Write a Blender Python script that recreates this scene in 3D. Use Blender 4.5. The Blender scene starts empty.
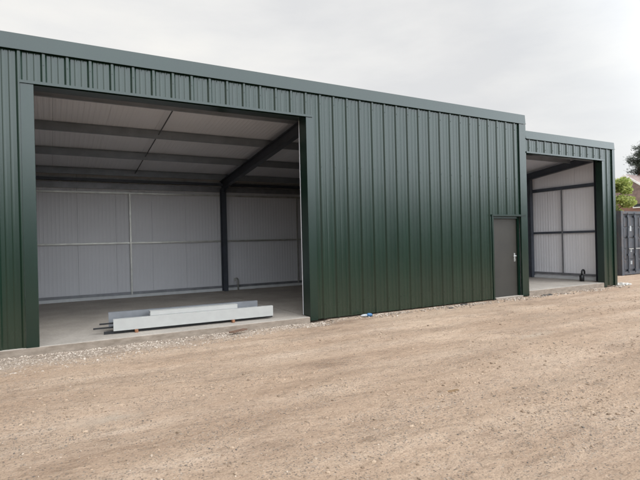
import bpy, bmesh, math, random
from mathutils import Vector, Matrix, noise

random.seed(7)
sc = bpy.context.scene
COL = sc.collection
R = math.radians


# ------------------------------------------------------------------ materials
def new_mat(name):
    m = bpy.data.materials.new(name)
    m.use_nodes = True
    nt = m.node_tree
    b = nt.nodes['Principled BSDF']
    return m, nt, b


def nd(nt, kind, **kw):
    n = nt.nodes.new(kind)
    for k, v in kw.items():
        if k in n.inputs:
            n.inputs[k].default_value = v
        else:
            setattr(n, k, v)
    return n


def coords(nt, scale=(1, 1, 1), rot=(0, 0, 0)):
    tc = nt.nodes.new('ShaderNodeTexCoord')
    mp = nt.nodes.new('ShaderNodeMapping')
    mp.inputs['Scale'].default_value = scale
    mp.inputs['Rotation'].default_value = rot
    nt.links.new(tc.outputs['Object'], mp.inputs['Vector'])
    return mp.outputs['Vector']


def noise_tex(nt, vec, scale, detail=4, rough=.55):
    n = nd(nt, 'ShaderNodeTexNoise', Scale=scale, Detail=detail, Roughness=rough)
    nt.links.new(vec, n.inputs['Vector'])
    return n.outputs['Fac']


def ramp(nt, fac, stops):
    r = nt.nodes.new('ShaderNodeValToRGB')
    e = r.color_ramp.elements
    while len(e) < len(stops):
        e.new(.5)
    for i, (p, c) in enumerate(stops):
        e[i].position = p
        e[i].color = (*c, 1) if len(c) == 3 else c
    nt.links.new(fac, r.inputs['Fac'])
    return r.outputs['Color']


def mixc(nt, fac, a, b, mode='MIX'):
    m = nt.nodes.new('ShaderNodeMix')
    m.data_type = 'RGBA'
    m.blend_type = mode
    for sock, v in ((m.inputs[0], fac), (m.inputs[6], a), (m.inputs[7], b)):
        if hasattr(v, 'links'):
            nt.links.new(v, sock)
        else:
            sock.default_value = v if not isinstance(v, tuple) or len(v) == 4 else (*v, 1)
    return m.outputs[2]


def bump(nt, b, h, strength, dist=.01):
    n = nd(nt, 'ShaderNodeBump', Strength=strength, Distance=dist)
    nt.links.new(h, n.inputs['Height'])
    nt.links.new(n.outputs['Normal'], b.inputs['Normal'])
    return n


def simple(name, c, rough=.5, metal=0., var=.15, vscale=3., ior=1.45, spec=.5, bumps=0., bscale=60.):
    m, nt, b = new_mat(name)
    v = coords(nt)
    f = noise_tex(nt, v, vscale, 5)
    lo = tuple(x * (1 - var) for x in c)
    hi = tuple(min(1, x * (1 + var)) for x in c)
    nt.links.new(ramp(nt, f, [(.3, lo), (.7, hi)]), b.inputs['Base Color'])
    b.inputs['Roughness'].default_value = rough
    b.inputs['Metallic'].default_value = metal
    b.inputs['IOR'].default_value = ior
    if bumps:
        bump(nt, b, noise_tex(nt, v, bscale, 4), bumps)
    return m


def mat_cladding(name, c, rough=.3, ior=1.75, dust=True):
    m, nt, b = new_mat(name)
    v = coords(nt)
    f = noise_tex(nt, coords(nt, (1.2, 1, .25)), 2.2, 4)
    col = ramp(nt, f, [(.25, tuple(x * .86 for x in c)), (.75, tuple(x * 1.14 for x in c))])
    if dust:
        # dusty splash-back of dried mud along the foot of the sheets
        sep = nt.nodes.new('ShaderNodeSeparateXYZ')
        nt.links.new(v, sep.inputs[0])
        n2 = noise_tex(nt, coords(nt, (3, 1, .8)), 2.5, 5, .7)
        ad = nd(nt, 'ShaderNodeMath', operation='MULTIPLY_ADD')
        nt.links.new(n2, ad.inputs[0])
        ad.inputs[1].default_value = -.7
        nt.links.new(sep.outputs['Z'], ad.inputs[2])
        mr = nd(nt, 'ShaderNodeMapRange')
        mr.inputs['From Min'].default_value = -.38
        mr.inputs['From Max'].default_value = .5
        mr.inputs['To Min'].default_value = .05
        mr.inputs['To Max'].default_value = 0.
        nt.links.new(ad.outputs[0], mr.inputs['Value'])
        col = mixc(nt, mr.outputs[0], col, (.26, .20, .14))
    nt.links.new(col, b.inputs['Base Color'])
    n3 = noise_tex(nt, coords(nt, (1.5, 1, .3)), 3, 2, .5)
    mr2 = nd(nt, 'ShaderNodeMapRange')
    mr2.inputs['To Min'].default_value = rough - .02
    mr2.inputs['To Max'].default_value = rough + .04
    nt.links.new(n3, mr2.inputs['Value'])
    nt.links.new(mr2.outputs[0], b.inputs['Roughness'])
    b.inputs['IOR'].default_value = ior
    # gentle oil-canning of the pressed sheets
    h = noise_tex(nt, coords(nt, (2.4, 1, .8)), 1.3, 1)
    if dust:
        bump(nt, b, h, .05, .02)
    return m


def mat_liner(name, c, axis='X', rough=.42):
    m, nt, b = new_mat(name)
    v = coords(nt)
    f = noise_tex(nt, v, .8, 4)
    nt.links.new(ramp(nt, f, [(.3, tuple(x * .95 for x in c)), (.7, c)]), b.inputs['Base Color'])
    b.inputs['Roughness'].default_value = rough
    w = nd(nt, 'ShaderNodeTexWave', Scale=3.2, Distortion=0.)
    w.wave_type = 'BANDS'
    w.bands_direction = axis
    w.wave_profile = 'SIN'
    nt.links.new(v, w.inputs['Vector'])
    r = nd(nt, 'ShaderNodeMapRange')
    r.inputs['From Min'].default_value = .55
    r.inputs['From Max'].default_value = .8
    nt.links.new(w.outputs['Fac'], r.inputs['Value'])
    bump(nt, b, r.outputs[0], .7, .004)
    return m


def mat_concrete(name, c=(.36, .32, .28)):
    m, nt, b = new_mat(name)
    v = coords(nt)
    f1 = noise_tex(nt, v, 1.1, 6, .65)
    f2 = noise_tex(nt, v, 22, 5, .7)
    a = ramp(nt, f1, [(.3, tuple(x * .70 for x in c)), (.7, tuple(x * 1.1 for x in c))])
    k = ramp(nt, f2, [(.3, (.82, .80, .78)), (.65, (1.05, 1.04, 1.02))])
    col = mixc(nt, 1., a, k, 'MULTIPLY')
    # cast edges darkened by soil stain and by shade painted into the colour
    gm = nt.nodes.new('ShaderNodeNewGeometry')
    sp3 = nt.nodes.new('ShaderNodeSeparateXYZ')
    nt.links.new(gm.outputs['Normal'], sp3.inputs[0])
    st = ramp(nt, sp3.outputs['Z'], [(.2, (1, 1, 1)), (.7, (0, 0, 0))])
    soil_shade = ramp(nt, noise_tex(nt, coords(nt, (1, 1, 3)), 6, 5, .7), [(.3, (.15, .115, .085)), (.7, (.27, .22, .175))])
    col = mixc(nt, st, col, soil_shade)
    nt.links.new(col, b.inputs['Base Color'])
    b.inputs['Roughness'].default_value = .75
    bump(nt, b, f2, .4, .004)
    return m


def mat_ground():
    m, nt, b = new_mat('sandy_dirt')
    v = coords(nt)
    vs = coords(nt, (.22, 1.5, 1), (0, 0, R(-4)))
    big = noise_tex(nt, v, .45, 4, .6)
    streak = noise_tex(nt, vs, 1.1, 6, .62)
    med = noise_tex(nt, coords(nt, (.6, 1.5, 1), (0, 0, R(3))), 6.5, 7, .72)
    fine = noise_tex(nt, v, 70, 5, .75)
    base = ramp(nt, streak, [(.25, (.330, .234, .165)), (.46, (.436, .321, .232)), (.62, (.486, .370, .277)), (.8, (.562, .452, .362))])
    tint = ramp(nt, big, [(.3, (.86, .81, .77)), (.7, (1.10, 1.08, 1.06))])
    c = mixc(nt, 1., base, tint, 'MULTIPLY')
    c = mixc(nt, 1., c, ramp(nt, med, [(.28, (.62, .60, .57)), (.46, (1, 1, 1)), (.72, (1.12, 1.12, 1.12))]), 'MULTIPLY')
    c = mixc(nt, 1., c, ramp(nt, fine, [(.3, (.62, .60, .58)), (.5, (1, 1, 1)), (.7, (1.16, 1.15, 1.14))]), 'MULTIPLY')
    grain = noise_tex(nt, coords(nt, (.8, 1.2, 1)), 24, 6, .75)
    c = mixc(nt, 1., c, ramp(nt, grain, [(.30, (.66, .64, .62)), (.44, (.96, .95, .95)), (.6, (1.06, 1.06, 1.06)), (.72, (1.2, 1.19, 1.18))]), 'MULTIPLY')
    # small embedded stones, grey to cream
    vor = nd(nt, 'ShaderNodeTexVoronoi', Scale=55.)
    vor.feature = 'F1'
    nt.links.new(v, vor.inputs['Vector'])
    sepc = nt.nodes.new('ShaderNodeSeparateColor')
    nt.links.new(vor.outputs['Color'], sepc.inputs[0])
    stone = ramp(nt, sepc.outputs[0], [(0, (.09, .075, .065)), (.4, (.19, .155, .125)), (.8, (.36, .29, .225)), (1, (.50, .43, .36))])
    mk = nd(nt, 'ShaderNodeMath', operation='LESS_THAN')
    nt.links.new(vor.outputs['Distance'], mk.inputs[0])
    mk.inputs[1].default_value = .42
    # stones are exposed in worn patches only
    patch = noise_tex(nt, coords(nt, (.5, 1.3, 1)), 1.3, 5, .65)
    pr = ramp(nt, patch, [(.42, (.12, .12, .12)), (.66, (.8, .8, .8))])
    gate = nd(nt, 'ShaderNodeMath', operation='LESS_THAN')
    nt.links.new(sepc.outputs[1], gate.inputs[0])
    nt.links.new(pr, gate.inputs[1])
    mm = nd(nt, 'ShaderNodeMath', operation='MULTIPLY')
    nt.links.new(mk.outputs[0], mm.inputs[0])
    nt.links.new(gate.outputs[0], mm.inputs[1])
    m2 = nd(nt, 'ShaderNodeMath', operation='MULTIPLY')
    nt.links.new(mm.outputs[0], m2.inputs[0])
    m2.inputs[1].default_value = .75
    c = mixc(nt, m2.outputs[0], c, stone)
    # crushed-stone dust spread along the slab edge
    sx = nt.nodes.new('ShaderNodeSeparateXYZ')
    nt.links.new(v, sx.inputs[0])
    wob = noise_tex(nt, v, 2.2, 5, .7)
    e1 = nd(nt, 'ShaderNodeMath', operation='MULTIPLY_ADD')      # y + .17 * x
    nt.links.new(sx.outputs['X'], e1.inputs[0])
    e1.inputs[1].default_value = -.17
    nt.links.new(sx.outputs['Y'], e1.inputs[2])
    e2 = nd(nt, 'ShaderNodeMath', operation='MULTIPLY_ADD')
    nt.links.new(wob, e2.inputs[0])
    e2.inputs[1].default_value = 1.1
    nt.links.new(e1.outputs[0], e2.inputs[2])
    em = nd(nt, 'ShaderNodeMapRange')
    em.inputs['From Min'].default_value = -.65
    em.inputs['From Max'].default_value = -.1
    em.inputs['To Max'].default_value = .6
    nt.links.new(e2.outputs[0], em.inputs['Value'])
    dustc = ramp(nt, fine, [(.3, (.21, .165, .13)), (.5, (.35, .29, .235)), (.7, (.46, .395, .335))])
    c = mixc(nt, em.outputs[0], c, dustc)
    # damp darker soil patches
    dp = noise_tex(nt, coords(nt, (.35, 1.1, 1), (0, 0, R(5))), .8, 6, .7)
    c = mixc(nt, 1., c, ramp(nt, dp, [(.56, (1, 1, 1)), (.70, (.66, .63, .61))]), 'MULTIPLY')
    # two worn patches of paler, stonier sand
    for px_, py_, rx_, ry_ in ((.45, -3.65, 1.0, .55), (6.9, -3.35, 1.7, .5)):
        mp_ = nt.nodes.new('ShaderNodeMapping')
        mp_.vector_type = 'TEXTURE'
        mp_.inputs['Location'].default_value = (px_, py_, 0)
        mp_.inputs['Scale'].default_value = (rx_, ry_, 50)
        nt.links.new(v, mp_.inputs['Vector'])
        ln = nd(nt, 'ShaderNodeVectorMath', operation='LENGTH')
        nt.links.new(mp_.outputs['Vector'], ln.inputs[0])
        sb = nd(nt, 'ShaderNodeMath', operation='MULTIPLY_ADD')
        nt.links.new(med, sb.inputs[0])
        sb.inputs[1].default_value = 1.3
        nt.links.new(ln.outputs['Value'], sb.inputs[2])
        pf = ramp(nt, sb.outputs[0], [(.6, (.55, .55, .55)), (1.25, (0, 0, 0))])
        pc = ramp(nt, fine, [(.3, (.33, .265, .20)), (.5, (.48, .395, .31)), (.7, (.58, .495, .405))])
        c = mixc(nt, pf, c, pc)
    # unseen dark grass behind the camera, added to deepen the wall's reflections
    eg = nd(nt, 'ShaderNodeMath', operation='MULTIPLY_ADD')
    nt.links.new(big, eg.inputs[0])
    eg.inputs[1].default_value = 4.
    nt.links.new(sx.outputs['Y'], eg.inputs[2])
    gm = nd(nt, 'ShaderNodeMapRange')
    gm.inputs['From Min'].default_value = -12.5
    gm.inputs['From Max'].default_value = -10.8
    gm.inputs['To Min'].default_value = 1.
    gm.inputs['To Max'].default_value = 0.
    nt.links.new(eg.outputs[0], gm.inputs['Value'])
    added_grass = ramp(nt, fine, [(.3, (.022, .032, .012)), (.7, (.060, .075, .028))])
    c = mixc(nt, gm.outputs[0], c, added_grass)
    nt.links.new(c, b.inputs['Base Color'])
    b.inputs['Roughness'].default_value = .92
    b.inputs['Specular IOR Level'].default_value = .25
    ad = nd(nt, 'ShaderNodeMath', operation='MULTIPLY_ADD')
    nt.links.new(mm.outputs[0], ad.inputs[0])
    ad.inputs[1].default_value = .5
    nt.links.new(fine, ad.inputs[2])
    ad2 = nd(nt, 'ShaderNodeMath', operation='MULTIPLY_ADD')
    nt.links.new(med, ad2.inputs[0])
    ad2.inputs[1].default_value = 2.2
    nt.links.new(ad.outputs[0], ad2.inputs[2])
    ad3 = nd(nt, 'ShaderNodeMath', operation='MULTIPLY_ADD')
    nt.links.new(grain, ad3.inputs[0])
    ad3.inputs[1].default_value = 1.1
    nt.links.new(ad2.outputs[0], ad3.inputs[2])
    bump(nt, b, ad3.outputs[0], 1., .017)
    return m


def mat_island(name, stops, rough=.85, translucent=0.):
    m, nt, b = new_mat(name)
    g = nt.nodes.new('ShaderNodeNewGeometry')
    nt.links.new(ramp(nt, g.outputs['Random Per Island'], stops), b.inputs['Base Color'])
    b.inputs['Roughness'].default_value = rough
    if translucent:
        t = nt.nodes.new('ShaderNodeBsdfTranslucent')
        nt.links.new(b.inputs['Base Color'].links[0].from_socket, t.inputs['Color'])
        mx = nd(nt, 'ShaderNodeMixShader', Fac=translucent)
        nt.links.new(b.outputs[0], mx.inputs[1])
        nt.links.new(t.outputs[0], mx.inputs[2])
        nt.links.new(mx.outputs[0], nt.nodes['Material Output'].inputs['Surface'])
    return m


GREEN = (.0040, .0170, .0092)
M = {
    'clad': mat_cladding('green_coated_steel', GREEN, .21, 1.54),
    'trim': mat_cladding('green_flashing', (.004, .016, .010), .22, 1.55, False),
    'frame': simple('dark_structural_paint', (.036, .041, .052), .45, 0, .2, 4),
    'lit_frame': simple('lit_structural_paint', (.052, .060, .075), .45, 0, .2, 4),  # frame paint again, made paler for the extra light in the lower unit
    'purlin': simple('primed_purlin_steel', (.20, .22, .25), .45, .2, .15, 3),
    'galv': simple('galvanised_steel', (.42, .41, .38), .42, .55, .18, 6),
    'railgrey': simple('grey_rail_steel', (.19, .19, .20), .45, .4, .2, 5),
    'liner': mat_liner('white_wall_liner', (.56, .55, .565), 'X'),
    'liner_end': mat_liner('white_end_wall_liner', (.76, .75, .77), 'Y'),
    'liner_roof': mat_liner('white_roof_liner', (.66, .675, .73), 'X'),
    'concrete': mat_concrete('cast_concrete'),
    'ground': mat_ground(),
    'door': simple('brown_grey_door_paint', (.024, .021, .016), .6, 0, .15, 2.5),
    'silver': simple('satin_aluminium', (.50, .50, .49), .35, .85, .08, 10),
    'white_steel': simple('pale_grey_coated_steel', (.34, .335, .318), .45, 0, .04, 7),
    'shaded_steel': simple('shaded_channel_steel', (.17, .175, .185), .45, .3, .15, 4),  # steel colour darkened to carry the shade on the rear channel's web
    'pale_base': simple('pale_base_strip', (.50, .50, .50), .6, 0, .1, 5),
    'placard': simple('dirty_pale_sticker', (.30, .31, .31), .6, 0, .4, 30),
    'scrap': simple('dusty_black_plastic', (.022, .020, .018), .85, 0, .4, 20),
    'black': simple('black_plastic', (.012, .012, .013), .45, 0, .2, 20),
    'timber': simple('orange_brown_timber', (.20, .09, .045), .8, 0, .3, 25, bumps=.3),
    'container': None,
    'rust': simple('rusty_brown_steel', (.12, .075, .055), .75, 0, .4, 5),
    'bark': simple('grey_brown_bark', (.10, .075, .055), .9, 0, .35, 9, bumps=.6, bscale=25),
    'brick': None,
    'rooftile': simple('weathered_pinkish_tiles', (.225, .165, .148), .85, 0, .3, 3),
    'whitepaint': simple('white_paint', (.78, .78, .76), .5, 0, .05, 3),
    'glass': simple('dark_window_glass', (.03, .035, .04), .08, 0, .1, 2),
    'blue': simple('blue_plastic', (.045, .13, .26), .35, 0, .15, 20),
    'clear': simple('milky_white_plastic', (.34, .355, .365), .35, 0, .08, 20),
    'leafbrown': simple('dead_leaf_brown', (.16, .095, .045), .8, 0, .3, 30),
    'boardbrown': simple('rotten_brown_board', (.13, .075, .050), .9, 0, .35, 14, bumps=.5),
    'gravel': mat_island('pale_crushed_stone', [(0, (.14, .108, .082)), (.4, (.27, .212, .165)), (.8, (.38, .31, .25)), (1, (.50, .43, .365))]),
    'pebble': mat_island('loose_pebbles', [(0, (.085, .07, .06)), (.45, (.19, .15, .115)), (.85, (.32, .245, .18)), (1, (.44, .36, .285))]),
    'clod': mat_island('dry_soil_clods', [(0, (.17, .118, .078)), (.5, (.28, .20, .137)), (1, (.37, .272, .19))]),
    'rubble': mat_island('pale_broken_concrete', [(0, (.40, .37, .33)), (1, (.60, .565, .52))]),
    'leaf': mat_island('bright_green_leaves', [(0, (.20, .26, .06)), (.5, (.34, .39, .11)), (1, (.48, .50, .19))], .55, .5),
    'needle': mat_island('dark_pine_needles', [(0, (.020, .032, .022)), (.6, (.040, .055, .036)), (1, (.065, .075, .048))], .7, .15),
}


def mat_container():
    m, nt, b = new_mat('faded_slate_container_paint')
    v = coords(nt)
    f = noise_tex(nt, v, 2.2, 6, .7)
    c = ramp(nt, f, [(.25, (.030, .032, .038)), (.6, (.054, .057, .066)), (.8, (.095, .098, .104))])
    r = noise_tex(nt, coords(nt, (3, 3, .8)), 3.5, 6, .75)
    c = mixc(nt, ramp(nt, r, [(.50, (0, 0, 0)), (.68, (.75, .75, .75))]), c, (.10, .062, .045))
    nt.links.new(c, b.inputs['Base Color'])
    b.inputs['Roughness'].default_value = .6
    return m


def mat_brick():
    m, nt, b = new_mat('red_house_brick')
    v = coords(nt, (1, 1, 1), (R(90), 0, 0))
    t = nd(nt, 'ShaderNodeTexBrick', Scale=4.4)
    t.inputs['Color1'].default_value = (.32, .15, .11, 1)
    t.inputs['Color2'].default_value = (.24, .12, .09, 1)
    t.inputs['Mortar'].default_value = (.40, .36, .32, 1)
    nt.links.new(v, t.inputs['Vector'])
    nt.links.new(t.outputs['Color'], b.inputs['Base Color'])
    b.inputs['Roughness'].default_value = .9
    return m


M['container'] = mat_container()
M['brick'] = mat_brick()


# ------------------------------------------------------------------ mesh helpers
class MB:
    def __init__(s):
        s.bm = bmesh.new()

    def hull(s, pts, faces):
        vs = [s.bm.verts.new(p) for p in pts]
        fs = []
        for f in faces:
            fs.append(s.bm.faces.new([vs[i] for i in f]))
        return vs, fs

    def box(s, x0, x1, y0, y1, z0, z1, bev=0.):
        p = [(x0, y0, z0), (x1, y0, z0), (x1, y1, z0), (x0, y1, z0), (x0, y0, z1), (x1, y0, z1), (x1, y1, z1), (x0, y1, z1)]
        vs, fs = s.hull(p, [(3, 2, 1, 0), (4, 5, 6, 7), (0, 1, 5, 4), (1, 2, 6, 5), (2, 3, 7, 6), (3, 0, 4, 7)])
        if bev:
            es = list({e for f in fs for e in f.edges})
            bmesh.ops.bevel(s.bm, geom=es, offset=bev, segments=2, affect='EDGES', profile=.5)
        return s

    def prism(s, poly, vec):
        """closed outline poly (3-D points) pushed along vec"""
        n = len(poly)
        v = Vector(vec)
        a = [s.bm.verts.new(p) for p in poly]
        b = [s.bm.verts.new(Vector(p) + v) for p in poly]
        s.bm.faces.new(a[::-1])
        s.bm.faces.new(b)
        for i in range(n):
            j = (i + 1) % n
            s.bm.faces.new([a[i], a[j], b[j], b[i]])
        return s

    def tube(s, pts, r, n=10, cap=True):
        pts = [Vector(p) for p in pts]
        rs = r if isinstance(r, (list, tuple)) else [r] * len(pts)
        rings = []
        up = None
        for i, p in enumerate(pts):
            d = (pts[min(i + 1, len(pts) - 1)] - pts[max(i - 1, 0)]).normalized()
            if up is None:
                up = d.orthogonal().normalized()
            else:
                up = (up - d * up.dot(d)).normalized()
            w = d.cross(up)
            rings.append([s.bm.verts.new(p + (up * math.cos(2 * math.pi * k / n) + w * math.sin(2 * math.pi * k / n)) * rs[i]) for k in range(n)])
        for a, b in zip(rings, rings[1:]):
            for k in range(n):
                s.bm.faces.new([a[k], a[(k + 1) % n], b[(k + 1) % n], b[k]])
        if cap:
            s.bm.faces.new(rings[0][::-1])
            s.bm.faces.new(rings[-1])
        return s

    def ibeam(s, p0, p1, side, depth, b, tf=.011, tw=.008):
        """I section running p0->p1; `side` = direction of the section depth"""
        p0, p1 = Vector(p0), Vector(p1)
        d = (p1 - p0)
        dn = d.normalized()
        u = Vector(side)
        u = (u - dn * u.dot(dn)).normalized()
        w = dn.cross(u)
        h = depth / 2
        pr = [(-b / 2, -h), (b / 2, -h), (b / 2, -h + tf), (tw / 2, -h + tf), (tw / 2, h - tf), (b / 2, h - tf), (b / 2, h), (-b / 2, h), (-b / 2, h - tf), (-tw / 2, h - tf), (-tw / 2, -h + tf), (-b / 2, -h + tf)]
        s.prism([p0 + w * a + u * c for a, c in pr], d)
        return s

    def build(s, name, mat, parent=None, smooth=False):
        bmesh.ops.recalc_face_normals(s.bm, faces=s.bm.faces)
        me = bpy.data.meshes.new(name)
        s.bm.to_mesh(me)
        s.bm.free()
        me.materials.append(M[mat] if isinstance(mat, str) else mat)
        if smooth:
            for p in me.polygons:
                p.use_smooth = True
        o = bpy.data.objects.new(name, me)
        COL.objects.link(o)
        if parent:
            o.parent = parent
            if parent.location.length:
                o.matrix_parent_inverse = Matrix.Translation(-parent.location)
        return o


def tag(o, label, cat, group=None):
    o['label'] = label
    o['category'] = cat
    if group:
        o['group'] = group
    return o


def thing(name, label, cat, loc=(0, 0, 0), group=None):
    o = bpy.data.objects.new(name, None)
    COL.objects.link(o)
    o.location = loc
    o.empty_display_size = .2
    return tag(o, label, cat, group)


def raw_mesh(name, verts, faces, mat, parent=None):
    me = bpy.data.meshes.new(name)
    me.from_pydata(verts, [], faces)
    me.materials.append(M[mat])
    me.update()
    o = bpy.data.objects.new(name, me)
    COL.objects.link(o)
    if parent:
        o.parent = parent
        o.matrix_parent_inverse = Matrix.Translation(-parent.location)
    return o


# ------------------------------------------------------------------ cladding profile
PITCH, PHASE = .3262, .288


def profile(x0, x1, off=0.):
    """(x, y) points of the ribbed sheet face between x0 and x1 (y negative = outwards)"""
    pts = []
    k0 = int((x0 - PHASE) / PITCH) - 2
    k1 = int((x1 - PHASE) / PITCH) + 2
    for k in range(k0, k1 + 1):
        c = PHASE + k * PITCH + off
        pts += [(c - .046, 0), (c - .022, -.027), (c - .016, -.030), (c + .016, -.030), (c + .022, -.027), (c + .046, 0)]
        for q in (PITCH * .36, PITCH * .64):
            pts += [(c + q - .022, 0), (c + q - .007, -.007), (c + q + .007, -.007), (c + q + .022, 0)]

    def yat(x):
        for a, b in zip(pts, pts[1:]):
            if a[0] <= x <= b[0]:
                t = (x - a[0]) / (b[0] - a[0])
                return a[1] + t * (b[1] - a[1])
        return 0
    out = [(x0, yat(x0))] + [p for p in pts if x0 + 1e-4 < p[0] < x1 - 1e-4] + [(x1, yat(x1))]
    return out


def clad(mb, x0, x1, z0, z1, off=0., back=.07):
    pr = profile(x0, x1, off)
    poly = [(x, y, z0) for x, y in pr] + [(x1, back, z0), (x0, back, z0)]
    mb.prism(poly, (0, 0, z1 - z0))
    # colour-matched fixing screws with washers on the crowns
    k = int((x0 - PHASE - off) / PITCH) - 1
    while PHASE + off + k * PITCH < x1 - .03:
        c = PHASE + off + k * PITCH
        k += 1
        if c < x0 + .03:
            continue
        for z in (.33, 1.71, 3.13, 4.42, 3.98):
            if z0 + .06 < z < z1 - .06 and not (z == 3.98 and z0 < 3):
                zz_ = z + random.uniform(-.012, .012)
                mb.tube([(c, -.0295, zz_), (c, -.0335, zz_)], .012, 8)
                mb.tube([(c, -.0336, zz_), (c, -.039, zz_)], .006, 6)


# ------------------------------------------------------------------ world ground
def axis_coords(lo, f0, f1, hi, step):
    n = int(round((f1 - f0) / step))
    mid = [f0 + (f1 - f0) * i / n for i in range(n + 1)]
    left, s, x = [], step, f0
    while x > lo:
        s *= 1.18
        x = max(lo, x - s)
        left.append(x)
    right, s, x = [], step, f1
    while x < hi:
        s *= 1.18
        x = min(hi, x + s)
        right.append(x)
    return left[::-1] + mid + right


xs = axis_coords(-500, -2.2, 11.0, 700, .05)
ys = axis_coords(-500, -7.2, .0, 600, .04)


def ground_z(x, y):
    if x < -60 or x > 90 or y < -60 or y > 60:
        return 0.
    z = .026 * noise.noise((x * .35, y * .9, 1.3)) + .016 * noise.noise((x * 1.1, y * 2.2, 4.1))
    z += .006 * noise.noise((x * 4, y * 4, 2.2)) + .004 * noise.noise((x * 9, y * 9, 7.7))
    # shallow wheel ruts running along the building
    for yc, w, a in ((-2.1, .20, .018), (-3.6, .22, .022), (-5.3, .22, .016)):
        d = (y - yc - .18 * math.sin(x * .35) - .05 * x * .4) / w
        z -= a * math.exp(-d * d)
    if y > -.7 and x < 4.9:
        z -= .028 * min(1, (y + .7) / .4) * min(1, max(0, (4.9 - x) / .3))
    if y > -.5 and x > 4.9:
        z *= max(0., min(1., -y / .5)) if y < 0 else 0.
    return z


gv = [(x, y, ground_z(x, y)) for y in ys for x in xs]
nx = len(xs)
gf = [(j * nx + i, j * nx + i + 1, (j + 1) * nx + i + 1, (j + 1) * nx + i) for j in range(len(ys) - 1) for i in range(nx - 1)]
g = raw_mesh('ground', gv, gf, 'ground')
for p in g.data.polygons:
    p.use_smooth = True
g['kind'] = 'structure'

# ------------------------------------------------------------------ concrete floors
FL, FS = .10, .15
mb = MB()
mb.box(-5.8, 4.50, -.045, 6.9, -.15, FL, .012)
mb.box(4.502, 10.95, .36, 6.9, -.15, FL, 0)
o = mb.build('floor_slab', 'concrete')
o['kind'] = 'structure'
mb = MB()
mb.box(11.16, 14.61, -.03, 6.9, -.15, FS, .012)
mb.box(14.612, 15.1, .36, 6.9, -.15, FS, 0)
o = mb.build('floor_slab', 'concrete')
o['kind'] = 'structure'

# ------------------------------------------------------------------ main shed
shed = thing('steel_shed', 'tall dark green ribbed steel shed with wide open bay and brown personnel door', 'shed', (2.0, 0, 0))
XL, XR = -6.0, 11.13
TOP, TB = 4.85, 4.605
OL, OR, OH = -.18, 4.51, 4.10          # big opening
DL, DR, DH = 9.83, 10.885, 2.14        # door opening
mb = MB()
clad(mb, XL + .2, OL - .175, .02, TB + .05)
clad(mb, OL - .173, OR + .173, OH + .03, TB + .05)
clad(mb, OR + .175, DL - .003, .03, TB + .05)
clad(mb, DL - .001, XR - .02, DH + .02, TB + .05)
mb.build('wall_cladding', 'clad', shed)
# opening trims: face flashing and deep reveal on both sides, lintel flashing above
for s in (0, 1):
    mb = MB()
    if s == 0:
        mb.box(OL - .172, OL, -.042, .012, 0.01, OH + .028)
        mb.box(OL - .03, OL - .002, .0125, .30, FL + .002, OH + .028)
    else:
        mb.box(OR, OR + .172, -.042, .012, FL - .08, OH + .028)
        mb.box(OR + .002, OR + .03, .0125, .27, FL + .002, OH + .028)
    mb.build('jamb_trim', 'trim', shed)
MB().box(OR - .004, OR + .03,   .273, .284, FL + .002, OH).build('edge_strip', 'liner_end', shed)
mb = MB()
mb.box(OL - .18, OR + .15, -.06, .01, OH + .03, OH + .048)
mb.box(OL - .18, OR + .15, -.064, -.0605, OH + .006, OH + .048)
mb.box(OL - .0015, OR + .0015, .0125, .31, OH + .002, OH + .03)
mb.build('lintel_trim', 'trim', shed)
# parapet trim in lengths with lapped joints
mb = MB()
x = XL
while x < XR - .01:
    x2 = min(XR + .012, x + 2.95)
    if XR - x2 < .5:
        x2 = XR + .012
    mb.prism([(x, -.050, TB), (x, -.034, TOP), (x, .20, TOP + .012), (x, .20, TOP - .03), (x, -.02, TOP - .03), (x, -.036, TB)], (x2 - x, 0, 0))
    mb.box(x, x2 - .001, -.064, -.0485, TB - .004, TB + .012)
    x = x2
mb.build('parapet_trim', 'trim', shed)
mb = MB()
mb.box(XR - .245, XR, -.044, .003, .03, TB - .006)
mb.box(XR - .002, XR + .012, -.0435, .25, 0.03, TB - .006)
mb.build('corner_trim', 'trim', shed)
mb = MB()
mb.box(XL, XL + .19, -.044, .0, .03, TB - .006)
mb.build('corner_trim', 'trim', shed)
# roof: outer sheet, inner lining
RS = .113


def roof(z0, x0, x1, parent, rs=RS, y1=6.75):
    mb = MB()
    mb.prism([(x0, .105, z0 + .10 - rs * .105), (x0, y1, z0 + .10 - rs * y1), (x0, y1, z0 + .02 - rs * y1), (x0, .105, z0 + .02 - rs * .105)], (x1 - x0, 0, 0))
    mb.build('roof_sheet', 'trim', parent)
    mb = MB()
    x = x0 + .09
    while x < x1 - .12:
        x2 = min(x + 1.0, x1 - .09)
        mb.prism([(x, .105, z0 + .015 - rs * .105), (x, 6.52, z0 + .015 - rs * 6.52), (x, 6.52, z0 - rs * 6.52), (x, .105, z0 - rs * .105)], (x2 - x - .004, 0, 0))
        x = x2
    mb.build('roof_lining', 'liner_roof', parent)


roof(4.50, XL, XR, shed)
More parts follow.
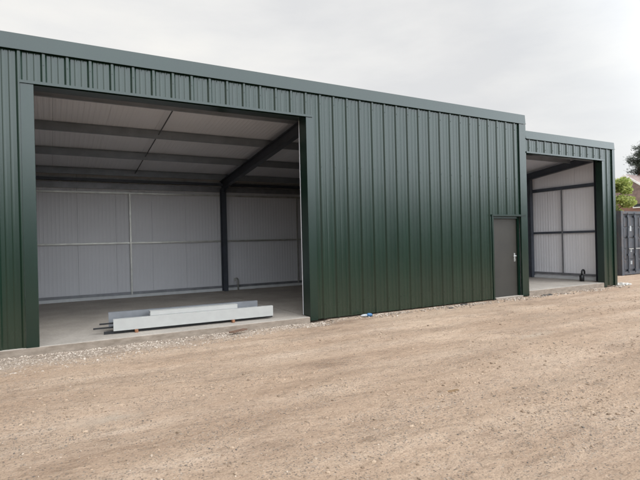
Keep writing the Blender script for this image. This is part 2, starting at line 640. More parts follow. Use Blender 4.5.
# back and end walls
mb = MB()
clad(mb, XL + .05, XR - .02, .02, 3.75)
o = mb.build('rear_wall', 'clad', shed)
for v in o.data.vertices:
    v.co.y = 6.85 - v.co.y
o.data.flip_normals()
mb = MB()
joints = [XL + .1] + [-5.33 + k for k in range(16)] + [XR - .1]
for x, x2 in zip(joints, joints[1:]):
    mb.box(x, x2 - .005, 6.52, 6.56, FL + .01, 3.76)
mb.build('wall_lining', 'liner', shed)
mb = MB()
mb.prism([(XR - .08, .11, .02), (XR - .08, 6.5, .02), (XR - .08, 6.5, 4.49 - RS * 6.5), (XR - .08, .11, 4.49 - RS * .11)], (.078, 0, 0))
mb.build('partition_wall', 'liner_end', shed)
mb = MB()
mb.prism([(XL, .11, .02), (XL, 6.5, .02), (XL, 6.5, 4.49 - RS * 6.5), (XL, .11, 4.49 - RS * .11)], (.05, 0, 0))
mb.build('end_wall', 'clad', shed)


def frame(xc, parent, z0, floor, rs, rd=.26, cd=.22, yf=.44, paint='frame'):
    """one portal frame: front and rear columns and the sloping rafter; z0 = underside of rafter at y=0"""
    zt = z0 + rd
    MB().ibeam((xc, yf, floor), (xc, yf, z0 - rs * yf - .002), (0, 1, 0), cd, .14).build('column', paint, parent)
    MB().ibeam((xc, 6.30, floor), (xc, 6.30, z0 - rs * 6.3 - .002), (0, 1, 0), cd, .14).build('column', paint, parent)
    c = rd / 2
    r = MB().ibeam((xc, yf - .12, z0 + c - rs * (yf - .12)), (xc, 6.44, z0 + c - rs * 6.44), (0, 0, 1), rd, .14)
    # eaves haunch plate and stiffeners
    r.prism([(xc - .004, 5.5, z0 - rs * 5.5 - .001), (xc - .004, 6.18, z0 - rs * 6.18 - .001), (xc - .004, 6.18, z0 - rs * 6.18 - .14)], (.008, 0, 0))
    r.build('rafter', paint, parent)


PY = (.95, 2.70, 4.45, 6.22)
for xc in (-5.6, -.62, 4.82, 10.25):
    frame(xc, shed, 4.055, FL + .003, RS)
for y in PY:
    mb = MB()
    zt = 4.5 - RS * y - .004
    zb = zt - .17
    w = .055
    mb.prism([(XL + .12, y, zb), (XL + .12, y, zt), (XL + .12, y - w, zt), (XL + .12, y - w, zt - .004), (XL + .12, y - .004, zt - .004), (XL + .12, y - .004, zb + .004), (XL + .12, y - .004, zb)][:6] + [(XL + .12, y - .004, zb)], (XR - XL - .25, 0, 0))
    mb.box(XL + .12, XR - .13, y - .003, y + w, zb - .0045, zb - .0005)
    mb.box(XL + .12, XR - .13, y + w - .003, y + w, zb - .0001, zb + .016)
    mb.build('purlin', 'purlin', shed)
# eaves tie beam along the rear wall
MB().box(XL + .12, XR - .13, 6.32, 6.44, 3.45, 3.53).build('eaves_beam', 'frame', shed)
MB().box(XL + .12, XR - .13, 6.445, 6.515, 3.26, 3.42).build('wall_rail', 'railgrey', shed)
# wall rails, sag post, sag rods
for z, hgt, m in ((3.15, .05, 'galv'), (1.695, .05, 'galv'), (.215, .09, 'railgrey')):
    mb = MB()
    mb.box(XL + .12, XR - .13, 6.455, 6.517, z - hgt / 2, z - hgt / 2 + .004)
    mb.box(XL + .12, XR - .13, 6.451, 6.455, z - hgt / 2, z + hgt / 2)
    mb.box(XL + .12, XR - .13, 6.455, 6.517, z + hgt / 2 - .004, z + hgt / 2)
    mb.build('wall_rail', m, shed)
MB().box(XL + .12, XR - .13, 6.40, 6.518, FL + .001, FL + .085, .006).build('base_kerb', 'pale_base', shed)
for xp in (2.05, 7.5, -3.1):
    MB().box(xp - .022, xp + .022, 6.43, 6.4505, .19, 3.17).build('sag_post', 'galv', shed)
    for a, b in zip(PY, PY[1:]):
        MB().tube([(xp + .12, a + .06, 4.5 - RS * a - .10), (xp + .12, b - .06, 4.5 - RS * b - .10)], .013, 8).build('sag_rod', 'frame', shed)

# white stub pipe with bent head on the rear wall
pipe = thing('water_pipe', 'small pale bent pipe stub rising by the rear wall just right of the steel column', 'pipe', (5.25, 6.25, FL))
mb = MB()
mb.tube([(5.25, 6.30, FL), (5.25, 6.30, FL + .30), (5.24, 6.29, FL + .36), (5.20, 6.26, FL + .39), (5.12, 6.22, FL + .385)], .022, 10)
mb.build('pipe_body', 'galv', pipe, True)
MB().tube([(5.12, 6.22, FL + .40), (5.12, 6.22, FL + .30)], .032, 10).build('tap_spout', 'galv', pipe)

# personnel door
door = MB().box(DL + .06, DR - .06, .075, .12, .055, DH - .055, .004).build('door', 'door', shed)
for z in (.32, 1.08, 1.86):
    MB().tube([(DL + .061, .062, z - .05), (DL + .061, .062, z + .05)], .009, 8).build('hinge', 'railgrey', door)
door['label'] = 'plain brown grey steel personnel door'
mb = MB()
hx, hz = DR - .15, 1.07
mb.box(hx - .025, hx + .025, .068, .0745, hz - .12, hz + .10, .003)
mb.tube([(hx, .07, hz + .03), (hx, .02, hz + .03), (hx - .012, .012, hz + .03), (hx - .12, .012, hz + .028)], .011, 8)
mb.tube([(hx, .068, hz - .075), (hx, .050, hz - .075)], .014, 10)
mb.build('handle', 'silver', door)
mb = MB()
for x in (DL, DR - .058):
    mb.box(x + .001, x + .057, .03, .125, .05, DH - .001)
mb.box(DL + .058, DR - .058, .03, .125, DH - .054, DH - .001)
mb.box(DL - .05, DL, -.046, .028, .02, DH + .001)
mb.build('door_frame', 'trim', shed)
mb = MB()
mb.box(DL - .075, DR + .19, -.062, -.0445, DH + .002, DH + .045)
mb.box(DL - .075, DR + .19, -.075, -.0625, DH + .030, DH + .045)
mb.box(DL + .001, DR - .001, -.044, .125, DH, DH + .018)
mb.build('door_head_trim', 'trim', shed)
mb = MB()
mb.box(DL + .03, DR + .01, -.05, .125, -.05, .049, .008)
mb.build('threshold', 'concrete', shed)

# ------------------------------------------------------------------ lower unit
unit = thing('lower_shed', 'lower green ribbed steel unit with open bay, joined to the right of the tall shed', 'shed', (13.2, 0, 0))
UL, UR = XR + .014, 15.27
UT, UB = 4.44, 4.225
QL, QR, QH = UL, 14.61, 3.835
mb = MB()
clad(mb, UL, QR + .10, QH + .03, UB + .05, -.06)
clad(mb, QR + .102, UR - .01, .05, UB + .05, -.06)
mb.build('wall_cladding', 'clad', unit)
mb = MB()
mb.box(QR, QR + .10, -.042, .012, .0, QH + .028)
mb.box(QR + .002, QR + .03, .0125, .16, FS + .002, QH + .028)
mb.build('jamb_trim', 'trim', unit)
mb = MB()
mb.box(QL, QR + .11, -.06, .01, QH + .03, QH + .048)
mb.box(QL, QR + .11, -.064, -.0605, QH + .006, QH + .048)
mb.box(QL, QR + .0015, .0125, .17, QH + .002, QH + .03)
mb.build('lintel_trim', 'trim', unit)
mb = MB()
for x, x2 in ((UL, 12.9), (12.901, UR + .012)):
    mb.prism([(x, -.050, UB), (x, -.034, UT), (x, .20, UT + .012), (x, .20, UT - .03), (x, -.02, UT - .03), (x, -.036, UB)], (x2 - x, 0, 0))
    mb.box(x, x2, -.064, -.0485, UB - .004, UB + .012)
mb.build('parapet_trim', 'trim', unit)
mb = MB()
mb.box(UR - .115, UR, -.044, .003, .04, UB - .006)
mb.box(UR - .002, UR + .012, -.0435, .2, .04, UB - .006)
mb.build('corner_trim', 'trim', unit)
RU = .12
roof(4.26, UL, UR - .01, unit, RU)
# gable end wall
mb = MB()
mb.prism([(15.18, .01, .03), (15.18, 6.7, .03), (15.18, 6.7, 4.22 - RU * 6.7), (15.18, .01, 4.22)], (.07, 0, 0))
mb.build('end_wall', 'clad', unit)
mb = MB()
y = .12
while y < 6.5:
    y2 = min(6.5, y + 1.0)
    mb.prism([(15.06, y, FS + .01), (15.06, y2 - .004, FS + .01), (15.06, y2 - .004, 4.25 - RU * y2), (15.06, y, 4.25 - RU * y)], (.04, 0, 0))
    y = y2
mb.build('wall_lining', 'liner_end', unit)
mb = MB()
mb.box(UL + .05, 15.17, 6.53, 6.6, .02, 3.5)
mb.build('rear_wall', 'liner', unit)
frame(14.97, unit, 3.955, FS + .003, RU, .22, .20, .30, 'lit_frame')
frame(11.30, unit, 3.955, FS + .003, RU, .22, .20, .30, 'lit_frame')
MB().ibeam((14.92, 2.76, FS + .003), (14.92, 2.76, 3.95 - RU * 2.76), (0, 1, 0), .20, .14).build('column', 'lit_frame', unit)
for z, hg in ((3.20, .11), (1.715, .07), (.32, .07)):
    MB().box(15.0, 15.057, .35, 6.45, z - hg / 2, z + hg / 2).build('wall_rail', 'lit_frame' if z > .4 else 'railgrey', unit)
for y in (1.56, 4.6):
    MB().box(14.975, 14.9985, y - .022, y + .022, .36, 3.15).build('sag_post', 'railgrey', unit)
MB().box(14.97, 15.058, .35, 6.45, FS + .001, FS + .075, .006).build('base_kerb', 'pale_base', unit)
for y in (1.15, 2.9, 4.65, 6.2):
    zt = 4.26 - RU * y - .004
    MB().box(UL + .1, 14.845, y - .03, y + .03, zt - .16, zt).build('purlin', 'purlin', unit)

# black swan-neck duct standing in the right-hand bay
duct = thing('service_duct', 'black swan neck duct standing on the concrete floor of the lower unit', 'pipe', (14.55, .72, FS))
mb = MB()
bx, by = 14.60, .67
mb.tube([(bx, by, FS), (bx, by, FS + .19), (bx, by, FS + .2)], [.07, .07, .04], 12)
mb.build('duct_base', 'black', duct, True)
mb = MB()
pts = [(bx, by, FS + .19)]
for k in range(9):
    a = math.pi - math.pi * k / 8
    pts.append((bx + .055 + .055 * math.cos(a), by - .02 * k / 8, FS + .29 + .07 * math.sin(a)))
pts.append((bx + .11, by - .02, FS + .23))
mb.tube(pts, .027, 10)
mb.build('bent_pipe', 'black', duct, True)

# ------------------------------------------------------------------ steel sections on the slab


def channel(mb, p0, p1, hgt, flange, t=.004, facing=-1, lip=.02):
    """C section from p0 to p1 (bottom outer line of the web); web faces `facing` in y, flanges run to the other side"""
    p0, p1 = Vector(p0), Vector(p1)
    d = p1 - p0
    n = Vector((-d.y, d.x, 0)).normalized() * -facing
    up = Vector((0, 0, 1))
    pr = [(0, 0), (flange, 0), (flange, lip), (flange - t, lip), (flange - t, t), (t, t), (t, hgt - t), (flange - t, hgt - t), (flange - t, hgt - lip), (flange, hgt - lip), (flange, hgt), (0, hgt)]
    mb.prism([p0 + n * a + up * b for a, b in pr], d)


BZ = FL + .055
o = MB()
channel(o, (.905, .345, BZ), (3.82, .245, BZ), .20, .085)
tag(o.build('steel_channel', 'white_steel'), 'long pale grey steel channel laid lowest and nearest the edge of the concrete slab', 'steel beam', 'steel sections stacked on the slab')
o = MB()
channel(o, (.86, .66, BZ), (3.62, .56, BZ), .285, .085)
tag(o.build('steel_channel', 'shaded_steel'), 'shade-darkened grey steel channel standing behind the pale ones on the slab', 'steel beam', 'steel sections stacked on the slab')
o = MB()
channel(o, (1.52, .40, BZ + .203), (3.12, .345, BZ + .203), .075, .16)
tag(o.build('steel_channel', 'white_steel'), 'shorter pale steel channel lying on top of the long front channel', 'steel beam', 'steel sections stacked on the slab')
for i, (x0, y0, z0, ln, lab) in enumerate(((.70, .52, BZ + .10, 2.6, 'dark flat steel bar poking out highest at the left end of the channels'),
                                           (.60, .49, BZ + .035, 2.7, 'dark flat steel bar poking out furthest left beside the channels'),
                                           (.76, .425, FL + .001, 3.12, 'lowest dark bar, filling the shadow gap under the channels, tip showing at the right end'))):  # dark strip standing in for the shadow beneath the front channel
    tag(MB().box(x0, x0 + ln, y0 - .012, y0 + .012, z0, z0 + (.028 if i < 2 else .050), .003).build('steel_bar', 'black'), lab, 'steel bar', 'dark bars among the steel channels')
# timber spacers
for x, y, lab in ((1.27, .25, 'orange brown timber block under the left part of the steel channels'), (3.00, .19, 'orange brown timber block under the right part of the steel channels')):
    mb = MB()
    mb.box(x - .026, x + .026, y + .035, y + .125, FL + .001, BZ - .001, .004)
    tag(mb.build('timber_block', 'timber'), lab, 'timber block', 'timber blocks under the steel')

# ------------------------------------------------------------------ loose stones
ICO = None


def ico():
    global ICO
    if ICO is None:
        b = bmesh.new()
        bmesh.ops.create_icosphere(b, subdivisions=1, radius=1)
        ICO = ([v.co.copy() for v in b.verts], [[v.index for v in f.verts] for f in b.faces])
        b.free()
    return ICO


def stones(name, mat, spots):
    V, F = ico()
    vs, fs = [], []
    for x, y, z, s in spots:
        rot = Matrix.Rotation(random.uniform(0, 6.28), 3, 'Z') @ Matrix.Rotation(random.uniform(-.5, .5), 3, 'X')
        sx, sy, sz = s * random.uniform(.7, 1.3), s * random.uniform(.6, 1.0), s * random.uniform(.4, .75)
        n = len(vs)
        for v in V:
            j = random.uniform(.78, 1.15)
            p = rot @ Vector((v.x * sx * j, v.y * sy * j, v.z * sz * j))
            vs.append((x + p.x, y + p.y, z + p.z))
        for f in F:
            fs.append([i + n for i in f])
    return raw_mesh(name, vs, fs, mat)


sp = []
while len(sp) < 9000:
    x = random.uniform(-2.2, 4.75)
    w = 1.35 - .19 * max(0, x)
    if x < -.2:
        w = 1.4
    t = random.random() ** 1.5
    y = -.05 - t * w
    if random.random() < t * .75:
        continue
    if noise.noise((x * 1.4, y * 1.8, 3.3)) < -.25 and random.random() < .7:
        continue
    s = random.choice((.006, .007, .008, .010, .012, .015, .021)) * random.uniform(.8, 1.2)
    heap = .008 * max(0, 1 - t * 2.2)
    sp.append((x, y, ground_z(x, y) + random.random() * heap - s * .1, s))
o = stones('gravel', 'gravel', sp)
o['kind'] = 'stuff'
sp = []
while len(sp) < 1700:
    x = random.uniform(4.6, 15.2)
    y = -.08 - abs(random.gauss(0, .16))
    if noise.noise((x * 1.2, 0, 9.1)) < -.1 and random.random() < .8:
        continue
    s = random.choice((.006, .009, .012, .016, .022, .03))
    sp.append((x, y, ground_z(x, y) + s * .2, s))
o = stones('gravel', 'gravel', sp)
o['kind'] = 'stuff'
sp = []
n = 0
while len(sp) < 4600:
    y = -1.0 - 5.4 * random.random() ** .8
    x = random.uniform(-1.6 + (y + 6) * .1, 4.5 + (y + 7) * 2.2)
    q = noise.noise((x * .5, y * 1.2, 6.6)) + .5 * noise.noise((x * 2, y * 3.1, 2.6))
    if random.random() > .25 + 1.3 * max(0, q):
        continue
    s = random.choice((.003, .0035, .0045, .005, .0065, .009)) * random.uniform(.7, 1.3)
    if random.random() < .012:
        s *= 2.2
    sp.append((x, y, ground_z(x, y) + s * .1, s))
CL = ((6.9, -4.2, .9, .22, 200), (6.2, -4.4, .5, .2, 110), (5.75, -5.2, .6, .3, 160), (3.9, -5.45, .45, .2, 190), (4.25, -5.4, .3, .2, 120), (2.68, -4.0, .5, .12, 90),
      (3.1, -5.1, .35, .12, 70), (4.5, -5.7, .4, .15, 120), (.7, -2.55, .5, .15, 80), (-.1, -4.1, .4, .2, 110), (1.5, -5.5, .3, .15, 90), (.8, -5.0, .3, .15, 60),
      (1.9, -2.2, .6, .14, 110), (3.15, -5.7, .3, .1, 60), (3.5, -6.2, .3, .12, 60), (9.5, -3.2, 1.2, .2, 120), (8.5, -2.2, 1., .2, 100))
for cx, cy, sx_, sy_, n in CL:
    for _ in range(n):
        x, y = random.gauss(cx, sx_), random.gauss(cy, sy_)
        if y > -.4:
            continue
        s = random.choice((.003, .004, .005, .007, .010)) * random.uniform(.7, 1.3)
        sp.append((x, y, ground_z(x, y) + s * .1, s))
o = stones('pebbles', 'pebble', sp)
o['kind'] = 'stuff'

# clods of the same dry soil, thrown up by wheels
sp = []
while len(sp) < 4200:
    y = -.8 - 5.6 * random.random() ** .8
    x = random.uniform(-1.6 + (y + 6) * .1, 4.5 + (y + 7) * 2.2)
    q = noise.noise((x * .6, y * 1.5, 11.6)) + .6 * noise.noise((x * 2.2, y * 3.5, 5.6))
    if random.random() > .15 + 1.5 * max(0, q):
        continue
    s = random.choice((.005, .006, .008, .010, .014, .019)) * random.uniform(.7, 1.3)
    sp.append((x, y, ground_z(x, y) + s * .05, s))
o = stones('soil_clods', 'clod', sp)
o['kind'] = 'stuff'

# ------------------------------------------------------------------ litter
bot = thing('plastic_bottle', 'crushed clear bottle with blue wrap lying at the foot of the green wall', 'bottle', (5.76, -.25, 0))
a = Vector((5.70, -.22, .035))
MB().tube([a + Vector((-.10, .02, 0)), a + Vector((-.085, .017, 0)), a + Vector((-.05, .01, .0)), a + Vector((.04, 0, .0))], [.009, .012, .026, .028], 12).build('bottle_body', 'clear', bot, True)
MB().tube([a + Vector((.041, 0, 0)), a + Vector((.09, -.008, .008)), a + Vector((.135, -.02, .002)), a + Vector((.16, -.025, .0))], [.026, .036, .034, .022], 12).build('blue_wrap', 'blue', bot, True)


def scrap(name, mat, x, y, L, W, H, label, cat, group=None, rz=0):
    mb = MB()
    b = bmesh.new()
    n = 9
    base = []
    for k in range(n):
        t = 2 * math.pi * k / n
        r = random.uniform(.7, 1.1)
        base.append((x + math.cos(t + rz) * L * .5 * r, y + math.sin(t) * W * .5 * r, ground_z(x, y) + .002))
    top = [(p[0] * .8 + x * .2 + random.uniform(-.01, .01), p[1] * .8 + y * .2, p[2] + H * random.uniform(.5, 1.2)) for p in base]
    va = [mb.bm.verts.new(p) for p in base]
    vb = [mb.bm.verts.new(p) for p in top]
    vc = mb.bm.verts.new((x, y, H * .9 + ground_z(x, y)))
    mb.bm.faces.new(va[::-1])
    for k in range(n):
        j = (k + 1) % n
        mb.bm.faces.new([va[k], va[j], vb[j], vb[k]])
        mb.bm.faces.new([vb[k], vb[j], vc])
    b.free()
    return tag(mb.build(name, mat), label, cat, group)


scrap('plastic_scrap', 'scrap', 7.98, -.38, .22, .07, .02, 'black crumpled scrap at the wall foot, farther left of the two before the brown door', 'litter', 'black scraps along the wall foot')
scrap('plastic_scrap', 'scrap', 8.62, -.16, .30, .08, .025, 'black crumpled scrap at the wall foot, nearer to the brown door', 'litter', 'black scraps along the wall foot')
scrap('plastic_scrap', 'scrap', 11.62, -.22, .62, .12, .03, 'largest black scrap, lying before the concrete edge of the lower unit', 'litter', 'black scraps along the wall foot')
scrap('dead_leaf', 'leafbrown', 3.65, -4.81, .17, .06, .010, 'flat brown dead leaf lying alone on the sandy ground', 'leaf')
mb = MB()
mb.prism([(2.72, -.30, .02), (3.02, -.20, .035), (3.08, -.28, .035), (2.98, -.30, .03), (2.80, -.36, .02)], (0, 0, .022))
tag(mb.build('broken_board', 'boardbrown'), 'broken brown board scrap half buried in gravel by the slab edge', 'board')
sp = []
for k in range(60):
    a, r = random.uniform(0, 6.28), random.random() ** .6
    sp.append((15.72 + .40 * r * math.cos(a), .1 + .22 * r * math.sin(a), .01 + .04 * (1 - r), random.uniform(.03, .075)))
tag(stones('rubble_heap', 'rubble', sp), 'low heap of pale broken concrete beside the right corner of the lower unit', 'rubble')

# ------------------------------------------------------------------ shipping container
cx0, cx1, cy0, cy1, cz = 19.2, 21.64, 1.95, 8.05, 2.50
ct = thing('shipping_container', 'weathered slate blue shipping container with door bars, beyond the lower unit', 'container', (20.4, 1.95, 0))
mb = MB()
# corrugated long sides and roof
for sgn, xw in ((-1, cx0 + .03), (1, cx1 - .03)):
    y = cy0 + .16
    poly = []
    k = 0
    while y < cy1 - .16:
        for dy, dx in ((0, 0), (.07, 0), (.14, -.036), (.21, -.036)):
            if y + dy < cy1 - .12:
                poly.append((xw - sgn * dx * 1, y + dy, .15))
        y += .28
    back = [(xw - sgn * .06, poly[-1][1], .15), (xw - sgn * .06, poly[0][1], .15)]
    mb.prism(poly + back, (0, 0, cz - .27))
mb.box(cx0 + .06, cx1 - .06, cy0 + .1, cy1 - .05, cz - .1, cz - .03)
mb.box(cx0 + .06, cx1 - .06, cy0 + .1, cy1 - .05, .1, .16)
mb.box(cx0 + .1, cx1 - .1, cy1 - .12, cy1 - .06, .15, cz - .1)
mb.build('body', 'container', ct)
mb = MB()
for x in (cx0, cx1 - .15):
    for y in (cy0, cy1 - .15):
        mb.box(x, x + .15, y, y + .15, .0, cz + .01, .008)
for x in (cx0, cx1 - .06):
    mb.box(x + .001, x + .059, cy0 + .15, cy1 - .15, cz - .12, cz)
    mb.box(x + .001, x + .059, cy0 + .15, cy1 - .15, .03, .15)
mb.box(cx0 + .15, cx1 - .15, cy0 + .001, cy0 + .1, cz - .11, cz)
mb.box(cx0 + .15, cx1 - .15, cy0 + .001, cy0 + .1, .03, .15)
mb.build('corner_frame', 'container', ct)
xm = (cx0 + cx1) / 2
for x0, x1 in ((cx0 + .155, xm - .006), (xm + .006, cx1 - .155)):
    mb = MB()
    mb.box(x0, x1, cy0 + .055, cy0 + .09, .155, cz - .115)
    nseg = 5
    for k in range(nseg):           # pressed panels
        za = .22 + k * (cz - .4) / nseg
        mb.box(x0 + .08, x1 - .08, cy0 + .035, cy0 + .0545, za, za + (cz - .4) / nseg - .06, .008)
    d = mb.build('door', 'container', ct)
    for x in (x0 + .30, x1 - .28):
        mb = MB()
        mb.tube([(x, cy0 + .0, .1), (x, cy0 + .0, cz - .06)], .024, 8)
        for z in (.2, .8, 1.5, cz - .2):
            mb.box(x - .05, x + .05, cy0 - .02, cy0 + .034, z - .04, z + .04)
        mb.build('lock_rod', 'frame', d)
        mb = MB()
        mb.box(x - .02, x + .28, cy0 - .045, cy0 - .027, 1.02, 1.05)
        mb.build('handle', 'galv', d)
    for xa, za, zb in ((x0 + .48, 1.72, 1.92), (x0 + .50, .9, 1.0), (x0 + .50, .42, .55)):
        MB().box(xa, x0 + .60, cy0 + .028, cy0 + .0345, za, zb).build('placard', 'placard', d)


# ------------------------------------------------------------------ trees and house behind the container
def leaf_cloud(clumps, n, size, flat=1.0):
    vs, fs = [], []
    tot = sum(c[1] ** 2 for c in clumps)
    for c, r, sq in clumps:
        for _ in range(int(n * r * r / tot)):
            d = Vector((random.gauss(0, 1), random.gauss(0, 1), random.gauss(0, 1))).normalized() * r * random.random() ** .42
            p = Vector(c) + Vector((d.x, d.y, d.z * sq))
            u = Vector((random.gauss(0, 1), random.gauss(0, 1), random.gauss(0, .7) * flat)).normalized()
            w = u.orthogonal().normalized()
            w = Matrix.Rotation(random.uniform(0, 6.28), 3, u) @ w
            s = size * random.uniform(.6, 1.3)
            k = len(vs)
            vs += [p - u * s, p + w * s * .45 + u * s * .1, p + u * s, p - w * s * .45 + u * s * .1]
            fs.append((k, k + 1, k + 2, k + 3))
    return vs, fs


def broad_tree(name, x, y, top, rad, mat, label, n=5000, size=.09, base=1.3, seed=1, group=None):
    random.seed(seed)
    t = thing(name, label, 'tree', (x, y, 0), group)
    mb = MB()
    mb.tube([(x, y, -.05), (x + .03, y, base * .6), (x, y + .04, top * .5), (x + .05, y, top * .85)], [.11, .09, .06, .02], 8)
    clumps = []
    for k in range(28):
        a = random.uniform(0, 6.28)
        hz = random.uniform(base, top * .93)
        rr = rad * random.uniform(.35, .85) * (1 - .5 * abs((hz - (base + top) / 2) / (top - base)) * 1.4)
        p = Vector((x + rr * math.cos(a), y + rr * math.sin(a), hz))
        z0 = max(base * .7, hz - rr * .9)
        mb.tube([(x, y, z0), ((x + p.x) / 2, (y + p.y) / 2, (z0 + hz) / 2 + .05), p], [.035, .022, .008], 6)
        clumps.append((p, rad * random.uniform(.25, .42), .75))
    clumps.append(((x, y, top - rad * .35), rad * .35, .8))
    mb.build('trunk', 'bark', t, True)
    vs, fs = leaf_cloud(clumps, n, size)
    raw_mesh('crown', vs, fs, mat, t)
    return t


def pine_tree(x, y, top, label, n=9000, seed=3):
    random.seed(seed)
    t = thing('pine_tree', label, 'tree', (x, y, 0))
    mb = MB()
    mb.tube([(x, y, -.05), (x, y, top * .4), (x + .05, y, top * .75), (x, y, top)], [.24, .17, .08, .015], 8)
    vs, fs = [], []
    z = 2.2
    while z < top - .1:
        f = 1 - (z - 2.2) / (top - 2.2)
        L0 = .3 + 2.6 * f ** .7
        for q in range(random.choice((4, 5, 6))):
            a = random.uniform(0, 6.28)
            L = L0 * random.uniform(.55, 1.1)
            dr = Vector((math.cos(a), math.sin(a), random.uniform(.05, .5)))
            e = Vector((x, y, z)) + dr * L
            mb.tube([(x, y, z), Vector((x, y, z)) + dr * L * .55 - Vector((0, 0, .04)), e], [.035 * f + .012, .018, .006], 5)
            for _ in range(int(60 + 150 * L)):
                u = random.random() ** .7
                p = Vector((x, y, z)) + dr * L * u + Vector((random.gauss(0, .17), random.gauss(0, .17), random.gauss(.06, .13)))
                d = (dr + Vector((random.gauss(0, .7), random.gauss(0, .7), random.gauss(.25, .5)))).normalized() * random.uniform(.09, .19)
                w = d.orthogonal().normalized() * .028
                k = len(vs)
                vs += [p - w, p + w, p + d + w * .4, p + d - w * .4]
                fs.append((k, k + 1, k + 2, k + 3))
        z += random.uniform(.32, .5)
    mb.build('trunk', 'bark', t, True)
    raw_mesh('crown', vs, fs, 'needle', t)


broad_tree('leafy_tree', 26.3, 6.35, 4.75, 1.12, 'leaf', 'bright yellow green leafy tree showing above the shipping container', 10000, .09, 1.9, 4)
pine_tree(48.3, 16.0, 9.8, 'dark pine tree at the right edge, farthest back behind the bright tree')

hs = thing('brick_house', 'brick house with weathered pinkish tiled roof far behind the container', 'house', (49, 15.5, 0))
hx0, hx1, hy0, hy1, he, hr = 45.5, 54.0, 12.6, 19.0, 4.35, 7.0
MB().prism([(hx0, hy0, -.05), (hx1, hy0, -.05), (hx1, hy1, -.05), (hx0, hy1, -.05)], (0, 0, he - .04)).build('wall', 'brick', hs)
ym = (hy0 + hy1) / 2
rf = MB().prism([(hx0 - .3, hy0 - .35, he - .08), (hx0 - .3, hy1 + .35, he - .08), (hx0 - .3, hy1 + .35, he + .04), (hx0 - .3, ym, hr), (hx0 - .3, hy0 - .35, he + .04)], (hx1 - hx0 + .6, 0, 0)).build('roof', 'rooftile', hs)
MB().box(48.0, 48.7, ym - .3, ym + .3, hr - .5, hr + .9).build('chimney', 'brick', rf)
MB().box(hx0 - .28, hx1 + .28, hy0 - .42, hy0 - .352, he - .16, he + .05).build('fascia', 'whitepaint', hs)
for x in (46.4, 49.0, 51.6):
    w = MB()
    w.box(x, x + 1.3, hy0 - .06, hy0 - .003, 2.9, 3.0)
    w.box(x, x + 1.3, hy0 - .06, hy0 - .003, 3.9, 4.0)
    for xx in (x, x + .61, x + 1.22):
        w.box(xx, xx + .08, hy0 - .06, hy0 - .003, 3.002, 3.898)
    w = w.build('window', 'whitepaint', hs)
    MB().box(x + .08, x + 1.22, hy0 - .03, hy0 - .004, 3.0, 3.9).build('pane', 'glass', w)

# gable end towards the yard: brick triangle, white barge boards, window
MB().prism([(hx0 - .001, hy0, he - .0), (hx0 - .001, hy1, he - .0), (hx0 - .001, ym, hr - .12)], (-.12, 0, 0)).build('gable', 'brick', hs)
for y0 in (hy0 - .35, hy1 + .35):
    MB().prism([(hx0 - .302, y0, he - .14), (hx0 - .302, y0, he + .06), (hx0 - .302, ym, hr + .02), (hx0 - .302, ym, hr - .18)], (-.04, 0, 0)).build('barge_board', 'whitepaint', rf)
w = MB().box(hx0 - .18, hx0 - .122, ym - 1.9, ym - .6, 3.9, 5.1).build('window', 'whitepaint', hs)
MB().box(hx0 - .19, hx0 - .1805, ym - 1.8, ym - .7, 4.0, 5.0).build('pane', 'glass', w)

# ------------------------------------------------------------------ unseen tree belt behind the photographer, added to darken the wall's reflections
random.seed(11)
cl = []
x = -70.
while x < 110:
    h = 8.0 + 2.0 * noise.noise((x * .06, 0, 1)) + random.uniform(-1, 1)
    y = -35 + random.uniform(-2, 2)
    cl += [((x, y, h * .68), h * .42, .85), ((x + 1.2, y - 1, h * .3), h * .40, .8), ((x - 1, y + .5, h * .12), h * .3, .7)]
    x += 2.3
vs, fs = leaf_cloud(cl, 26000, .42)
o = raw_mesh('added_woodland', vs, fs, 'needle')
o['kind'] = 'stuff'

# ------------------------------------------------------------------ world, sun, camera
SUN_EL, SUN_ROT = R(52), R(152)
w = bpy.data.worlds.new('World')
sc.world = w
w.use_nodes = True
nt = w.node_tree
bg = nt.nodes['Background']
bg.inputs['Strength'].default_value = .1
sky = nt.nodes.new('ShaderNodeTexSky')
sky.sky_type = 'NISHITA'
sky.sun_disc = False
sky.sun_elevation = SUN_EL
sky.sun_rotation = SUN_ROT
tc = nt.nodes.new('ShaderNodeTexCoord')
sep = nt.nodes.new('ShaderNodeSeparateXYZ')
nt.links.new(tc.outputs['Generated'], sep.inputs[0])
mp = nt.nodes.new('ShaderNodeMapping')
mp.inputs['Scale'].default_value = (1.3, 1.3, 4.2)
nt.links.new(tc.outputs['Generated'], mp.inputs['Vector'])
cn = noise_tex(nt, mp.outputs['Vector'], 1.7, 6, .52)
cloud = ramp(nt, cn, [(.32, (.69, .705, .73)), (.47, (.775, .785, .795)), (.64, (.865, .865, .85))])
# overcast dome: brighter overhead than near the horizon, warm and bright low down towards the right
up = nd(nt, 'ShaderNodeMapRange')
up.inputs['From Min'].default_value = .30
up.inputs['From Max'].default_value = 1.
up.inputs['To Min'].default_value = 11.3
up.inputs['To Max'].default_value = 12.
nt.links.new(sep.outputs['Z'], up.inputs['Value'])
sc_ = nt.nodes.new('ShaderNodeVectorMath')
sc_.operation = 'SCALE'
nt.links.new(cloud, sc_.inputs[0])
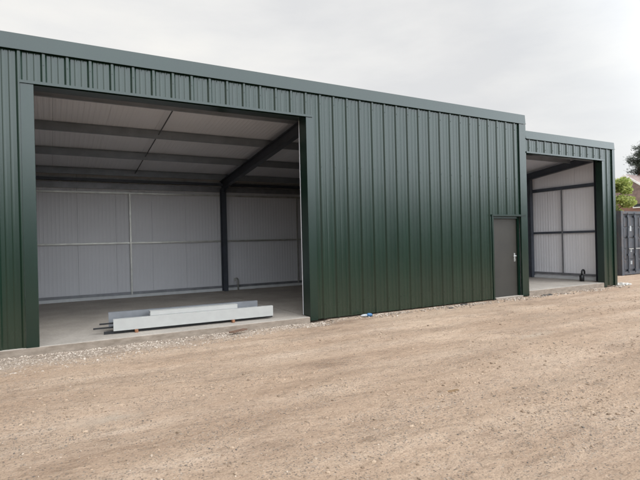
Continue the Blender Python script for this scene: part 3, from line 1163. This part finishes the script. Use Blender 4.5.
# the hidden sun brightens the cloud behind the photographer
dt = nt.nodes.new('ShaderNodeVectorMath')
dt.operation = 'DOT_PRODUCT'
nt.links.new(tc.outputs['Generated'], dt.inputs[0])
dt.inputs[1].default_value = (math.sin(R(152)) * .94, math.cos(R(152)) * .94, .34)
gl = nd(nt, 'ShaderNodeMapRange')
gl.interpolation_type = 'SMOOTHSTEP'
gl.inputs['From Min'].default_value = .0
gl.inputs['From Max'].default_value = .9
gl.inputs['To Min'].default_value = 1.
gl.inputs['To Max'].default_value = 4.8
nt.links.new(dt.outputs['Value'], gl.inputs['Value'])
mu = nd(nt, 'ShaderNodeMath', operation='MULTIPLY')
nt.links.new(up.outputs[0], mu.inputs[0])
nt.links.new(gl.outputs[0], mu.inputs[1])
nt.links.new(mu.outputs[0], sc_.inputs['Scale'])
tf = nd(nt, 'ShaderNodeMapRange')
tf.inputs['From Min'].default_value = -.1
tf.inputs['From Max'].default_value = .6
nt.links.new(dt.outputs['Value'], tf.inputs['Value'])
cool = mixc(nt, tf.outputs[0], (1.02, 1., .97), (.93, .995, 1.06))
clouds = mixc(nt, 1., sc_.outputs[0], cool, 'MULTIPLY')
mixed = mixc(nt, .93, sky.outputs[0], clouds)
nt.links.new(mixed, bg.inputs['Color'])

sl = bpy.data.lights.new('Sun', 'SUN')
sl.energy = .8
sl.angle = R(25)
sl.color = (1, .96, .90)
so = bpy.data.objects.new('Sun', sl)
COL.objects.link(so)
# nishita: rotation measured from +Y towards +X
sd = Vector((math.sin(SUN_ROT) * math.cos(SUN_EL), math.cos(SUN_ROT) * math.cos(SUN_EL), math.sin(SUN_EL)))
so.rotation_euler = sd.to_track_quat('Z', 'Y').to_euler()

cam = bpy.data.cameras.new('Camera')
cam.sensor_fit = 'HORIZONTAL'
cam.sensor_width = 36
cam.lens = 36 * 481 / 640
cam.shift_y = 1.6 / 640
cam.clip_end = 3000
co = bpy.data.objects.new('Camera', cam)
COL.objects.link(co)
th = math.atan(481 / 859)
roll = .024
fx = Vector((math.cos(th), -math.sin(th), 0))
fw = Vector((math.sin(th), math.cos(th), 0))
zz = Vector((0, 0, 1))
right = fx * math.cos(roll) - zz * math.sin(roll)
upv = fx * math.sin(roll) + zz * math.cos(roll)
mat = Matrix((right, upv, -fw)).transposed().to_4x4()
mat.translation = (0, -8.55, 1.6)
co.matrix_world = mat
sc.camera = co

sc.view_settings.view_transform = 'Standard'
sc.view_settings.look = 'None'
sc.view_settings.exposure = 0
sc.view_settings.gamma = 1
sc.view_settings.use_curve_mapping = False
sc.cycles.max_bounces = 10
sc.cycles.diffuse_bounces = 8
